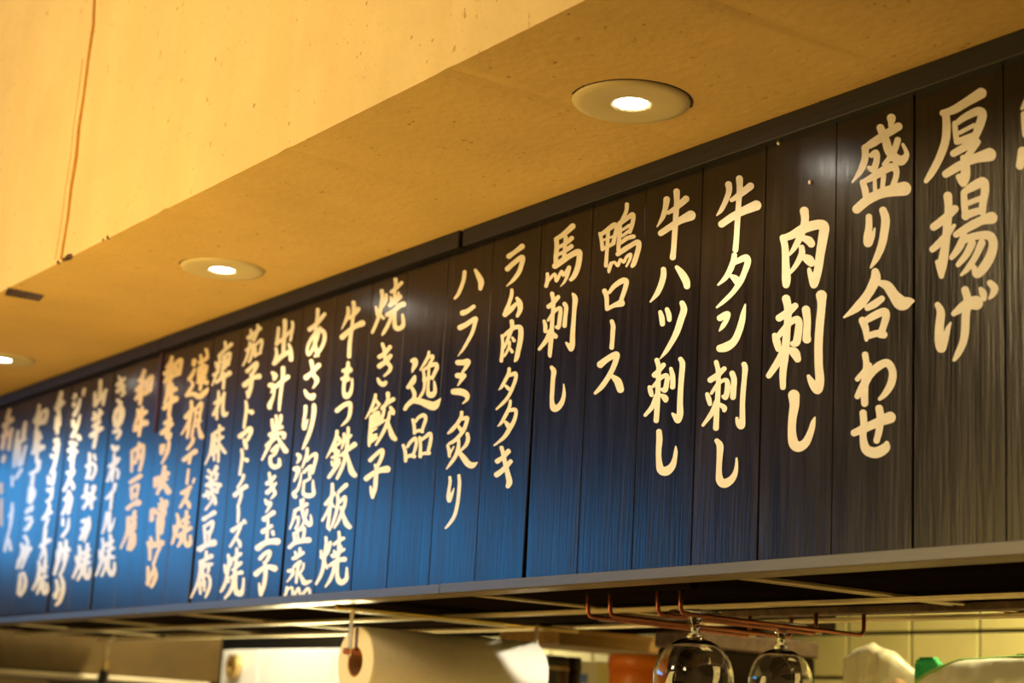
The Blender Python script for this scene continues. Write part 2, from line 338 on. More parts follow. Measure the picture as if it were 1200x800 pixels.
# ------------------------------------------------------------------ brush lettering, painted on the planks
GLYPHS = """@fragment|0
F 1080 95 .15|830 120 40 785 215 25;800 260 50 805 340 50 812 420 50;785 545 65 775 610 60 770 660 65
@厚揚げ|0
厚 1080 95 .15|165 250 50 250 225 65 350 165 70 465 95 85;190 265 60 195 360 65 185 470 65 140 600 62 75 720 55 35 780 35;258 330 40 265 400 45 275 470 45;265 335 40 340 280 55 440 235 65 475 260 70 455 340 70 420 430 60;300 402 34 410 344 34;275 475 45 350 450 60 420 420 50;250 565 55 340 515 60 430 475 55 420 500 50 370 570 50 330 610 45;325 600 50 345 660 65 340 740 80 325 790 70;190 725 60 290 665 70 400 610 70 530 575 105;290 745 45 310 785 50
揚 1080 205 .15|205 165 70 210 260 60 200 400 65 185 550 65 165 680 75 155 780 45;125 680 40 150 740 60 155 790 40;95 405 60 180 340 65 260 265 60;85 580 50 170 500 60 255 395 30;330 140 50 335 240 55 345 330 50;330 135 45 400 90 70 480 55 75 495 120 65 480 220 60 475 290 55;360 222 42 460 182 42;340 320 60 400 295 60 480 270 50;270 465 50 380 400 70 470 355 70 545 335 95;335 480 60 290 570 60 235 645 40;350 500 60 430 475 60 530 475 70 560 540 70 535 640 75 480 730 75 430 775 60 410 720 40;395 530 60 350 620 55 285 700 40;470 530 60 420 640 50 360 730 45 310 780 22
げ 1080 315 .15|125 280 45 150 340 65 140 450 70 140 560 75 155 620 70 185 550 50 205 470 40 228 420 15;340 165 60 360 250 65 345 360 65 340 480 65 325 570 60 285 660 50 255 710 28;250 350 40 310 305 70 370 270 90 425 265 110;460 155 30 480 190 60 490 235 35;535 110 50 570 150 60 555 200 45 530 230 20
@盛り合わせ|0
盛 980 125 .15|430 90 70 430 120 50 415 150 20;215 325 40 290 280 65 380 220 65 485 155 65;225 320 55 225 400 55 195 490 50 125 590 12;275 380 40 310 360 50 315 420 50 290 490 50 255 475 30;345 165 60 385 260 65 410 340 70 460 400 75 510 420 75 550 370 40 520 295 25;480 260 50 450 350 50 410 410 45 370 450 30;205 590 45 225 650 55 235 720 50;215 585 40 310 535 60 400 480 65 455 475 60 470 530 45 440 630 50;300 570 30 305 690 35;370 540 40 355 680 35;160 800 70 250 725 75 370 670 80 530 640 110
り 980 215 .15|255 260 50 255 340 55 245 420 65 250 465 65 285 410 35 300 350 15;365 210 60 385 280 68 375 380 65 355 480 62 315 580 50 270 655 18
合 980 305 .15|305 90 60 305 150 80 250 260 70 170 360 70 60 445 15;340 175 45 400 200 75 450 270 85 510 335 110 570 320 60 608 315 10;245 370 50 300 340 60 355 300 50;205 470 60 230 540 55 235 620 30;215 480 45 290 435 60 370 400 60 390 430 60 370 510 55 345 580 55;250 590 50 320 570 55 370 580 60
わ 980 420 .15|225 -30 50 235 40 50 230 130 60 220 230 60 222 350 55;260 50 40 200 120 40 165 160 40;240 150 50 195 230 50 165 295 45;220 220 50 260 130 60 330 60 65 400 35 60 440 100 60 430 190 62 385 270 50 340 315 30
せ 980 420 .15|140 580 55 220 545 65 320 500 70 420 460 90;335 390 60 345 460 60 335 560 55 315 640 50;210 425 55 215 520 55 210 620 55 235 710 75 310 735 85 380 700 75 395 660 35
@肉刺し|0
肉 890 230 .15|350 115 70 355 190 60 325 300 55 280 390 45 235 455 20;185 325 55 200 400 55 205 530 60 210 640 70 208 690 55;185 325 50 250 305 60 350 250 75 460 220 75 505 240 80 495 330 75 475 450 70 460 560 65 435 660 65 420 690 50 395 600 40 388 570 30;340 325 45 385 345 65 405 370 60;330 400 45 330 450 50 290 530 40 245 590 30;340 470 40 385 495 75 405 520 60
刺 880 335 .15|275 100 65 290 180 60 285 300 55 275 420 60 265 550 60 250 680 55 250 790 45;220 250 55 290 205 60 345 155 50;185 385 40 200 430 60 215 490 50;215 390 45 280 310 45 350 260 50 375 280 55 370 360 60 355 440 60 325 450 40;260 500 60 220 580 60 140 700 45;300 495 35 340 520 75 365 570 55;430 185 65 440 280 58 435 380 60 437 415 68;550 75 85 552 150 65 538 300 65 528 460 65 530 620 65 538 740 70 520 810 70 480 760 60 450 705 30
し 880 425 .15|335 255 90 340 330 75 325 430 65 320 540 65 335 630 80 375 655 80 430 620 65 470 530 50 485 470 40 500 425 12
@牛タン刺し|0
牛 820 200 .125|270 130 65 275 190 55 245 280 50 200 370 42 158 420 12;300 275 40 380 220 60 475 145 70;372 75 65 375 160 58 365 300 52 355 450 52 345 620 52 335 740 55;205 500 65 300 435 70 400 380 75 530 325 95
タ 820 290 .125|325 70 50 315 130 55 280 220 55 235 290 45 172 350 18;330 140 45 400 105 60 440 95 60 450 140 60 420 230 55 380 320 55 310 420 45 230 500 40 160 560 20;300 270 40 340 300 70 355 350 40
ン 810 340 .125|270 260 60 320 230 60 345 225 50 335 270 45 300 330 45 265 380 15;270 545 70 330 530 85 400 480 70 445 390 65 475 290 60 490 210 45 507 130 12
刺 810 415 .125|235 75 45 252 150 45 255 250 45 250 370 48 240 520 50 232 690 55;180 240 55 240 200 55 310 135 45;150 375 40 165 420 50 175 465 40;190 365 30 240 290 35 300 245 35 335 250 45 340 310 50 325 400 50 300 395 35;235 450 50 200 540 50 110 665 28;275 475 40 310 500 50 310 525 40;385 180 55 402 240 55 395 330 58 392 400 55;495 95 50 505 130 55 498 230 48 487 350 50 480 480 50 480 600 55 470 670 65 440 650 45 428 600 30
し 810 490 .125|240 210 45 270 260 65 265 380 55 260 500 55 270 580 75 310 610 85 370 580 70 410 520 50 425 440 32 425 375 20
@牛ハツ刺し|0
牛 750 215 .125|250 150 62 240 220 50 215 310 45 160 405 12;265 275 35 340 225 50 430 145 65;343 75 60 345 170 52 335 320 52 325 480 52 315 620 50 307 690 58;195 465 55 270 415 60 370 350 65 475 300 95
ハ 750 305 .125|220 85 50 220 140 55 200 220 55 160 310 48 97 388 15;345 65 38 390 120 65 430 190 72 440 240 60
ツ 740 350 .125|270 125 38 285 180 52 290 235 48;333 100 42 350 150 50 355 195 42;475 40 50 492 100 62 465 190 62 425 310 58 380 400 50 325 490 40 268 562 10
刺 740 410 .125|238 95 45 255 160 45 252 260 45 248 380 48 242 520 50 232 660 50;215 235 50 260 190 45 300 140 45;170 350 40 180 390 48 188 420 40;205 340 32 255 280 35 310 240 42 335 250 45 330 310 48 315 375 48 290 370 35;235 430 48 195 530 45 128 610 32;285 425 35 315 450 60 320 470 45;370 175 35 385 240 48 388 310 48 385 345 50;460 85 45 478 130 52 470 240 52 460 380 52 455 500 55 455 600 62 435 660 55 410 625 50 385 598 25
し 740 490 .125|258 125 52 262 200 58 255 300 52 258 400 55 275 480 75 325 495 85 380 450 65 405 380 45 415 310 35 415 262 12
@鴨ロース|0
鴨 690 235 .1|130 385 40 150 470 45 160 570 45;140 400 45 210 350 55 300 285 60 325 320 50 310 400 50 285 500 50;165 465 28 295 415 28;228 330 40 222 450 45 212 600 42 200 760 48;165 560 45 220 540 40 290 500 45;447 45 50 440 120 45 400 210 45 375 260 45;360 260 45 368 350 45 355 460 50 345 580 45;370 270 45 440 215 50 510 165 60 520 220 50 500 310 50 480 370 40;390 345 32 475 290 40;390 415 35 470 355 40;375 495 40 450 440 50 525 420 50;340 625 55 420 570 60 500 520 55 575 485 60 585 540 60 560 640 60 530 730 60 510 765 45;262 735 45 240 800 45 235 835 30;262 745 35 300 720 32 340 760 40 370 690 35 410 720 35 440 660 35 490 630 40 480 690 35 440 770 25
ロ 685 310 .1|235 310 60 258 380 55 262 520 45;290 325 40 350 250 55 440 190 65 490 195 60 475 280 55 430 410 50;270 520 40 340 480 50 430 450 85
ー 685 310 .1|320 665 50 335 720 55 330 800 55 325 900 50 318 970 55
ス 685 385 .1|185 420 80 260 360 70 370 300 70 370 360 65 330 470 60 270 580 60 200 680 60 125 755 35;330 560 50 390 620 90 420 710 85
@馬刺し|0
馬 625 260 .1|275 195 50 360 140 60 460 50 70;270 200 55 275 300 55 265 400 55 262 480 50;380 180 50 372 280 45 360 420 50;290 300 40 380 250 45 450 190 55;290 385 35 380 335 45 445 285 55;255 515 70 340 455 70 430 395 65 530 350 70 540 420 65 520 530 65 480 630 60 440 675 45;150 750 45 165 680 45 165 610 40;165 700 40 250 610 35 270 690 38 330 580 38 355 625 35 420 530 45 400 620 40 365 700 30 318 755 10
刺 620 335 .1|270 90 50 285 180 50 280 300 45 270 430 50 260 600 55 245 770 50 245 820 40;230 240 55 280 200 50 340 130 50;175 410 35 190 460 48 190 530 45;225 400 35 285 310 38 350 260 45 370 280 45 360 370 50 345 480 48 320 480 38;245 530 55 205 630 55 120 740 35;290 560 40 310 590 55;415 210 50 435 250 50 425 360 48 415 465 52;515 95 35 540 150 62 530 280 52 520 430 52 510 570 58 505 700 62 490 745 45 465 700 50 435 665 25
し 620 410 .1|265 205 45 290 250 60 280 340 52 272 480 50 268 600 52 290 680 80 340 670 70 390 600 55 410 500 38 405 400 15
@ラム肉タタキ|0
ラ 575 280 .0875|245 230 70 330 170 60 420 100 75;225 400 70 310 320 65 410 245 65 430 270 65 405 370 60 380 440 60 310 540 50 212 632 12
ム 570 335 .0875|340 55 45 335 130 50 300 240 50 260 340 60;250 380 70 330 310 70 395 240 45;410 165 45 445 230 75 450 320 65 415 400 45
肉 570 370 .0875|340 75 60 345 150 55 310 250 50 280 330 45 240 430 28;210 265 40 218 350 42 215 460 45 200 600 50;215 285 40 290 215 50 370 160 55 440 150 65 462 200 70 455 320 70 430 450 65 405 560 60 385 600 40;345 290 30 370 330 50;310 350 40 300 430 40 240 540 30;320 440 35 345 480 45
タ 570 425 .0875|305 80 45 295 150 50 250 240 48 205 320 42 165 362 12;310 170 40 370 145 55 395 150 50 390 220 50 350 330 48 300 440 45 230 530 45 135 620 25;260 310 40 300 350 50
タ 565 460 .0875|378 110 40 365 190 45 310 310 50 250 410 40 205 450 10;370 240 40 430 225 55 455 260 48 430 370 52 370 480 60 290 600 52 160 705 20;310 390 40 350 440 70
キ 565 510 .0875|205 345 70 280 290 55 350 215 70;195 525 75 280 460 65 380 350 60;260 165 55 285 260 55 310 380 60 340 500 65 365 620 80 345 680 60
@ハラミ炙り|0
ハ 520 310 .0875|280 100 55 270 190 52 235 300 50 190 400 48 150 450 35;425 75 45 465 150 70 500 230 80 490 320 55
ラ 520 360 .0875|255 75 75 320 50 60 400 -10 55;220 270 75 300 230 65 420 150 60 420 200 55 385 330 48 330 440 45 260 560 35 188 655 8
ミ 515 415 .0875|245 110 70 320 110 75 380 100 75 350 180 50 305 240 30;240 285 70 300 290 80 330 290 60 290 350 45 245 420 18;190 500 80 290 505 95 360 540 80 370 600 45 310 660 15
炙 510 475 .0875|355 90 45 345 160 50 290 250 50 230 320 55 175 370 30;350 185 40 420 165 55 425 200 50 390 310 52 330 400 52 260 470 50 190 510 40;305 270 40 340 320 55;315 460 40 310 560 50 270 680 50 210 770 45 150 850 15;310 610 50 380 700 75 440 780 85 500 800 75 568 760 12;165 535 35 185 600 50 190 680 40;200 640 30 250 550 20;430 380 50 440 450 55 410 530 50 345 600 30
り 510 550 .0875|195 105 40 200 170 42 185 270 45 178 370 55 190 420 45 225 330 38 255 245 10;318 80 42 325 180 48 315 320 48 300 450 48 265 600 48 210 700 45 140 785 25
@逸品|0
逸 465 410 .0875|200 145 45 240 140 75 245 190 70 220 250 45 205 300 15;240 355 40 215 420 75 150 500 50;205 510 45 235 580 55 225 650 50 140 740 55 110 790 50;150 730 55 220 680 75 320 690 85 420 730 105 505 745 110 590 645 10;430 25 35 420 90 45 370 180 42 310 270 18;430 100 30 475 80 45 480 110 40 430 200 40;350 270 35 365 330 40 365 420 40;370 260 40 440 215 50 520 190 60 535 240 55 500 320 50 475 380 40;430 250 35 425 350 40;365 400 50 420 380 50 480 360 40;375 420 38 365 520 38 335 590 40 300 640 35;425 400 40 418 500 40 425 590 60 470 600 80 510 560 55 510 490 45 500 420 25
品 460 475 .0875|270 190 40 290 270 45 292 370 42;310 210 40 350 160 45 415 130 55 445 170 48 420 260 45 395 330 40;290 360 40 350 335 45 400 350 45;145 535 45 170 620 48 175 740 45;200 550 40 240 490 45 300 440 50 320 490 45 305 570 45 280 650 40;190 690 45 240 670 50 290 680 55;365 430 45 375 530 42 370 680 50;385 460 40 440 420 45 500 375 50 515 430 48 500 520 48 480 600 45;380 650 40 430 640 45 485 635 60
@焼き餃子|0
焼 425 320 .0875|255 240 55 262 320 48 250 430 55 220 570 50 175 690 45 130 790 40;175 450 30 190 500 45 195 560 40;315 290 45 310 360 50 270 440 45;245 560 40 275 600 45;440 85 55 445 150 50 430 260 40 420 400 45;385 250 50 450 200 50 520 130 50;375 320 35 385 380 45 370 430 55;480 260 35 465 330 45 440 400 45;505 300 40 480 350 45;330 555 60 420 500 60 500 430 70 545 415 75;360 430 45 430 390 45 510 320 45;385 540 45 370 620 48 330 710 48 285 790 45 258 830 20;430 490 48 428 600 48 430 700 62 470 745 65 535 710 60 545 640 50 535 560 38
き 425 375 .0875|225 490 60 300 440 55 365 360 55;225 615 70 300 560 60 370 480 60;265 320 45 290 400 50 300 500 55 340 580 55 375 630 50 350 690 45 290 745 30
き 420 445 .0875|260 -15 35 285 35 55 330 60 65 365 35 50
餃 420 445 .0875|228 200 40 220 260 45 180 370 42 140 450 35 95 520 15;245 280 35 275 330 50;190 420 35 250 370 40;165 510 45 220 470 70 265 440 55 270 500 50 245 590 50;175 500 60 170 600 60 160 700 55 150 800 55 143 880 35;220 500 70 210 600 75;180 680 40 240 650 30;170 760 50 240 730 35;150 840 45 240 770 45;395 185 60 395 260 45 370 310 42;320 380 55 390 310 50 465 260 60;345 390 40 330 470 42 290 560 40 250 620 20;430 370 45 460 420 60 465 450 45;420 430 40 400 530 48 360 640 48 310 740 45 235 870 30;385 540 45 420 650 55 455 750 75 490 790 60;280 590 35 350 540 30
子 415 515 .0875|215 275 55 290 200 50 370 140 55 380 190 55 350 280 50 310 360 45;280 340 40 300 400 55 290 520 60 280 650 60 245 770 45;220 630 30 230 700 45 245 770 40;165 520 75 260 450 65 350 410 75 440 395 95
@牛もつ鉄板焼|0
牛 385 345 .0875|260 180 45 265 250 50 235 340 45 175 465 12;270 320 40 330 280 50 400 195 60;335 105 55 340 180 55 325 330 45 305 500 50 285 650 55 275 830 55;185 570 75 260 500 65 350 430 65 450 385 85
も 380 415 .0875|320 110 42 315 200 60 290 300 60 265 400 50 262 500 50 290 560 75 340 530 60 370 440 42 372 330 28;255 220 50 340 200 60 350 220 50;245 330 55 310 330 75
つ 380 415 .0875|170 755 60 250 690 60 330 655 60 350 690 55 345 780 50 320 860 45 270 920 35 222 962 10
鉄 370 490 .0875|285 175 45 275 260 48 220 390 45 140 535 12;300 250 35 325 300 50 310 340 40;240 380 30 310 340 40;230 430 40 300 440 50 300 460 40;220 525 40 310 500 40;260 380 45 270 500 50 265 640 55;215 580 35 225 630 38;315 550 40 290 620 40;175 790 45 240 700 55 320 590 35;380 210 40 380 290 45 345 410 20;400 300 30 440 260 40 470 230 40;435 130 42 430 250 45 415 400 50 390 550 50 340 690 48 285 805 38;355 490 55 430 420 55 520 350 70;420 490 40 450 600 55 480 710 80 520 760 70
板 365 555 .0875|280 140 45 280 230 48 255 400 50 240 550 45 220 700 45 225 740 25;190 405 50 250 330 50 310 260 45;240 440 40 200 530 40 145 625 32;270 400 40 300 440 35;365 245 45 410 200 55 465 150 60;350 290 45 355 380 45 330 520 45 290 650 40 240 765 18;380 380 40 440 310 45 455 340 45 440 430 45 390 560 45 350 650 40 305 720 28;395 450 45 430 570 55 470 670 75 510 710 65
焼 360 620 .0875|250 110 42 255 200 45 235 330 52 215 500 52 180 620 48 120 730 35;185 290 35 190 380 42;310 175 45 285 280 45 260 340 35;240 450 40 265 520 35;425 40 42 430 120 45 420 300 50 405 380 50;360 200 45 430 150 50 485 120 50;360 290 35 375 350 40 345 370 40;455 230 35 450 300 40;330 350 40 410 310 45 490 270 45;300 485 45 400 420 55 500 400 70;360 460 42 350 560 48 310 670 48 245 770 25;410 410 48 405 520 45 405 640 60 450 710 80 520 670 60 530 590 45 530 515 28
@あさり泡盛蒸|0
あ 345 355 .075|240 410 75 320 350 65 390 270 65 470 175 60;365 105 62 360 210 52 340 340 50 330 480 65 320 620 62 340 740 60 370 820 45;400 380 40 370 520 45 310 660 55 250 780 50 215 800 50 200 720 45 240 600 50 320 480 55 410 420 70 470 480 65 465 590 60 420 700 55 360 790 50 320 830 40
さ 345 415 .075|185 360 85 270 290 65 380 170 75;262 105 62 285 210 60 300 320 65 350 390 75 340 450 55 290 530 18;165 570 45 205 640 75 270 670 95 300 640 70
り 335 470 .075|308 85 60 305 170 52 285 300 52 285 420 65 320 350 40 345 280 15;440 65 65 440 160 72 415 320 65 370 490 62 310 640 55 260 745 25
泡 330 520 .075|250 165 55 285 210 65 240 305 20;210 390 75 260 390 75 240 480 55 195 580 30;310 460 25 290 580 35 250 710 50 190 770 60 213 820 70;400 75 50 395 170 50 360 270 45 320 370 28;390 260 45 450 200 45 530 155 55 540 220 55 510 340 50 480 450 48;350 440 50 400 390 50 455 345 50 450 400 50 435 480 45 440 540 40 350 590 45;350 590 45 340 700 42 345 780 60 420 810 80 500 780 60 495 680 50 490 570 30
盛 325 580 .075|365 80 40 385 200 55 410 330 60 460 430 70 510 460 70 530 400 50 520 310 28;405 65 45 400 110 40;275 240 50 360 200 55 460 140 60;275 250 50 250 380 48 195 525 28;290 350 40 330 350 45 320 450 45 285 520 45;465 230 45 440 330 45 390 470 35 300 560 25;260 600 50 275 720 50;270 600 45 350 540 55 410 510 60 420 580 55 400 690 50;320 600 35 325 700 40;190 815 60 280 740 70 400 710 80 490 700 90
蒸 325 640 .075|355 35 50 345 130 50;280 90 45 300 180 50;250 190 60 330 150 55 400 100 60;260 320 50 320 260 50 360 240 50 330 310 50 310 420 50 295 560 45;180 385 60 240 375 60 230 450 50 150 555 20;410 270 38 400 340 42 355 420 35;345 420 35 390 510 65 430 570 80 525 540 35;150 640 45 140 710 50 110 800 40;150 690 30 225 640 40 255 770 50 330 650 40 365 770 50 470 660 50 505 700 50 500 770 40
@出汁巻き玉子|0
出 305 370 .075|385 80 75 385 200 68 370 380 65 360 580 55;285 190 50 275 300 55 255 440 60;255 430 55 340 370 55 450 260 50 500 210 40;500 95 45 505 180 50 470 380 40;245 510 50 255 600 50 215 750 55;220 740 70 320 640 75 430 570 70;445 440 40 475 540 65 480 680 70
汁 305 425 .075|190 155 50 230 200 80 215 260 45;150 350 70 190 360 85 200 420 50 165 465 25;230 400 28 200 540 45 145 660 75 150 700 60;255 360 70 340 290 65 430 220 70;355 80 65 355 180 62 335 350 52 310 560 50 295 740 38
巻 295 480 .075|320 160 50 325 250 50 345 330 50;380 95 45 390 180 45 370 300 50 330 430 55 250 600 50 160 780 32;455 95 55 450 170 50 420 230 50;340 330 55 420 280 60 465 270 60;290 390 75 380 370 60 500 370 65 500 430 60;240 560 70 320 480 60 390 420 60;420 450 50 470 550 70 530 640 85;320 640 55 400 560 50 395 620 50 360 690 45 290 740 45;290 740 50 295 840 60 350 895 70 430 860 65 430 770 40
き 290 540 .075|310 350 70 370 310 55 425 240 50;310 490 75 380 430 60 440 350 45;340 190 45 355 280 50 380 400 55 430 490 55 410 540 45 360 595 20;280 605 40 310 660 70 360 660 60 340 720 45 290 800 30
玉 285 590 .075|330 240 85 400 190 65 470 140 80;390 260 40 385 340 40 370 550 50;310 435 80 370 390 60 440 350 60;230 690 100 330 620 85 430 590 90 530 590 110;460 440 60 470 480 50
子 285 640 .075|265 190 65 340 110 60 410 80 60 410 140 62 370 220 55 330 280 45;330 250 50 350 350 65 345 480 68 320 620 68 275 750 60;250 580 30 260 680 50 275 750 50;200 430 90 300 350 70 400 320 75 490 345 100
@茄子トマトチーズ焼|0
茄 270 375 .075|320 155 42 330 250 45 345 300 40;425 80 45 430 150 50 390 260 45 365 330 35;285 275 70 370 210 55 460 130 65;250 470 50 310 420 50 360 380 50 345 480 48 320 590 45 290 650 40;305 340 40 290 450 45 250 600 40 195 710 25;380 390 50 390 480 48 385 560 45;390 390 40 440 340 45 485 310 52 490 380 45 465 480 45;385 555 40 470 510 45
子 265 425 .075|330 130 65 400 60 55 470 0 55 480 40 60 440 120 55 400 190 45;385 180 45 400 260 60 380 400 65 345 520 55;325 450 40 340 540 40;290 345 85 370 270 65 440 230 65 510 210 90
ト 265 425 .075|308 605 45 318 680 52 312 780 50 295 900 48 280 1010 45;340 750 40 400 770 80
マ 260 485 .075|290 345 85 370 280 65 440 220 65 455 280 60 400 400 55;345 400 45 365 460 70 380 530 55
ト 260 485 .075|310 560 50 320 640 50 305 780 48 280 940 45;350 700 40 390 720 70
チ 255 545 .075|405 155 50 390 220 48 350 290 45 310 350 35;270 465 75 350 390 65 445 330 75;375 370 45 365 480 48 340 580 45 315 640 40
ー 255 545 .075|325 665 50 325 780 50 315 890 40
ズ 250 595 .075|300 350 75 370 300 55 450 240 60;430 280 45 390 380 50 340 480 50 265 600 45;370 480 40 410 540 65 420 600 50;480 190 45 505 230 40
焼 245 645 .075|300 70 50 315 170 60 290 330 55 265 470 55 230 560 55 185 640 40;245 230 45 255 340 45;350 130 45 340 220 45;300 420 40 305 490 35;435 -30 50 430 60 50 420 200 55 400 350 60;350 150 55 420 100 55 490 50 60;370 300 50 440 240 60 495 190 60;350 420 55 420 360 55 505 340 70;380 400 48 370 530 55 320 650 55 245 745 35;415 400 55 415 540 50 425 640 80 490 670 90 530 580 50 540 440 40
@痺れ麻婆豆腐|0
痺 235 395 .075|385 80 50 390 150 48;290 290 50 380 200 55 480 110 60;295 280 45 295 400 50 260 550 48 180 750 25;240 400 45 255 470 50;205 590 50 280 540 40;360 330 45 350 480 45;350 310 45 450 250 55 460 300 50 430 430 50;400 290 40 380 480 50;340 390 40 450 340 30;340 480 50 420 430 45;345 500 45 320 600 40 255 710 28;250 700 55 350 630 55 450 560 80;365 560 40 365 680 48 355 800 45
れ 230 450 .075|350 115 40 345 250 50 325 400 45 320 545 40;285 300 45 350 240 40;265 480 45 320 370 50 380 260 45 430 170 50 440 140 45 425 260 45 415 400 55 440 480 75 495 440 20
麻 225 500 .075|430 -20 45 430 60 45;320 130 60 400 70 55 480 30 55;320 120 50 310 260 48 280 420 45 205 585 25;370 150 38 350 300 40 345 520 38;330 260 35 400 200 35;360 300 35 320 440 35;430 110 45 415 300 45 410 540 40;410 210 35 480 160 50;440 280 40 480 350 55 515 400 55;400 300 35 370 400 35
婆 220 545 .075|325 80 50 345 110 50;300 180 50 330 200 45;450 30 70 420 100 60;400 120 50 460 140 60;380 120 50 350 240 45;450 140 50 440 220 50;300 310 70 380 290 70 500 310 75;400 230 40 370 330 40;340 330 50 400 380 60 460 420 50;260 475 65 350 430 70 470 370 55;370 450 50 420 520 60 430 600 55;400 480 45 370 570 40 280 690 40;300 400 45 330 520 45
豆 215 590 .075|320 240 75 400 190 60 480 140 80;325 350 50 335 480 50 340 620 40;330 360 45 400 310 60 455 280 55 450 360 55 400 500 50;340 470 40 430 420 40;400 510 45 395 620 45;255 710 95 350 650 80 470 610 110
腐 210 645 .075|425 20 50 420 90 50;330 180 55 420 130 60 500 85 75;335 170 60 330 320 55 290 500 50 185 730 28;380 190 45 365 320 45;350 280 45 420 240 45;400 210 45 510 210 50;470 230 45 450 330 45;310 380 40 320 520 45 330 670 42;380 360 50 370 540 45;360 420 40 440 380 45 480 450 50 475 560 50 440 660 50 410 735 25;400 480 40 390 620 40
@蓮根チーズ焼|1
蓮 200 400 .075|370 300 75 360 360 65;375 430 40 335 520 60 290 590 60;330 630 50 345 680 50 300 760 55 250 840 60;270 840 50 360 820 70 450 860 90 550 780 70 580 730 30;470 220 50 480 300 50;555 130 55 575 210 50 540 290 50;450 330 60 520 290 60 580 250 45;440 420 45 430 500 45;450 400 45 560 380 45 550 480 45;430 460 50 550 430 40;430 540 50 540 500 50;500 350 55 490 550 60 460 750 50;420 640 50 490 620 60 560 640 80;430 590 50 540 560 50
根 200 460 .075|325 140 55 325 280 55 300 420 55 260 700 50;240 380 75 310 290 55 380 250 45;290 430 45 240 530 40 170 650 30;390 280 45 380 420 40 350 560 45 330 690 40;400 250 45 470 160 50 485 200 50 460 330 45 450 420 45;390 330 40 470 290 35;390 420 40 470 440 40;430 450 45 440 560 50 480 680 85;400 520 40 460 440 35
チ 195 510 .075|420 50 55 400 120 55 330 210 50;275 380 75 360 310 65 450 250 85;375 330 50 355 430 50
ー 195 510 .075|345 540 45 320 750 45
ズ 190 560 .1062|220 165 50 270 140 55 310 100 45;300 120 40 260 220 45 200 320 35;255 240 40 290 280 50 300 320 40;275 30 25 270 60 20;355 10 30 340 50 28
焼 190 560 .1062|165 400 35 180 480 45 150 600 45 110 720 30;130 530 30 135 600 35;270 370 40 265 480 45 250 560 45;230 470 45 290 430 40;200 500 35 220 540 35 290 490 35;180 640 45 250 590 50 310 550 50;220 610 40 210 690 42 175 750 30;250 590 40 250 690 45 280 740 60 310 710 45 310 640 30
@和牛モツ味噌炒め|1
和 175 410 .1062|250 80 40 235 140 45 200 190 45;175 260 50 230 220 50 290 180 40;245 150 50 235 260 55 215 390 50;220 260 40 170 350 35;290 170 45 295 270 45;290 150 45 345 110 50 350 150 45 330 260 45;240 290 45 330 260 45
牛 175 410 .1062|200 390 35 200 480 40 165 590 25;210 470 40 290 430 50;250 380 40 240 520 45 215 720 38;165 640 50 230 580 50 290 540 70
モ 170 485 .1062|225 100 50 280 60 45;185 210 50 250 150 50 290 110 55;270 40 45 255 150 50 240 240 50 260 265 50 280 220 40
ツ 170 485 .1062|180 350 40 180 430 45;210 340 30 205 400 30;265 310 38 245 420 42 185 545 25
味 160 545 .1062|205 150 45 205 230 45;210 150 40 250 140 45 240 210 40;310 20 50 290 130 50 270 250 45;290 110 55 340 90 60;260 180 50 330 150 45;280 180 40 230 310 40;310 210 45 350 290 70
噌 160 545 .1062|175 500 55 165 600 50;190 490 45 220 520 40;270 370 35 300 420 35;250 430 35 330 400 45 320 460 40;250 480 45 300 470 60 290 560 60;240 540 50 310 520 50;245 590 55 240 740 50;250 590 45 290 600 45 270 740 50;240 660 40 280 655 40
炒 150 620 .1062|225 150 45 240 200 45 240 330 35;250 90 30 265 160 50;270 180 60 370 150 70;330 50 35 330 150 45;350 200 40 320 270 35 280 390 35
め 150 620 .1062|220 420 35 225 520 45 220 610 35;215 590 45 270 480 40 290 420 40;290 430 40 310 500 40 290 570 45 260 630 40;240 540 40 220 590 40
@和牛肉豆腐|1
和 140 425 .1062|275 85 35 255 150 42 215 200 35;195 300 50 250 240 50 300 200 35;255 170 45 245 300 50 225 450 40;230 320 40 180 400 35;310 200 40 300 320 45;310 190 40 355 150 45 360 190 40 340 290 40;280 340 45 340 300 40
牛 140 425 .1062|205 520 38 205 590 40 160 710 25;220 600 40 290 540 50;250 490 35 240 620 45 215 800 38;170 740 50 230 690 50 290 660 70
肉 135 500 .1062|185 270 35 185 370 38 180 490 32;190 270 40 290 210 50 310 230 40 300 350 42 270 480 38;265 180 30 250 300 40 220 400 35;260 300 35 270 340 35
豆 135 500 .1062|170 610 45 280 540 50;180 670 40 185 790 40;190 670 35 250 640 40 250 690 35 230 780 35
豆 130 560 .1062|225 190 35 290 180 35;185 335 50 240 290 50 300 270 75
腐 130 560 .1062|265 370 45 250 430 50;190 450 45 270 430 45;190 440 45 180 600 42 110 770 25;250 450 45 240 600 45 260 700 40;210 520 50 220 640 45 190 780 40;270 480 35 260 560 40;230 640 50 260 620 40 255 720 45 220 790 35
@きのこホイル焼|0
き 115 435 .1062|230 60 25 255 120 35 270 190 45 285 240 40 255 270 25;215 150 45 290 80 38;215 220 45 280 160 45
の 115 435 .1062|215 320 40 245 350 50;240 370 40 240 450 30 215 560 35 190 600 40 180 510 40 210 420 45 260 400 45 275 470 42 250 560 40 220 610 30
こ 115 435 .1062|175 670 40 220 650 50 240 680 45 210 740 35
こ 110 510 .1062|205 120 40 235 155 60 265 130 40
ホ 110 510 .1062|225 210 32 220 330 40 200 500 32;180 340 50 240 300 50 270 260 50;190 390 35 150 505 30;255 370 30 270 410 35 260 470 32
イ 110 510 .1062|235 540 40 215 610 42 140 695 35;200 640 38 190 740 35 183 813 35
ル 100 590 .1062|235 100 28 220 220 35 190 325 25;270 100 38 265 200 38 265 300 40 300 240 28 325 160 15
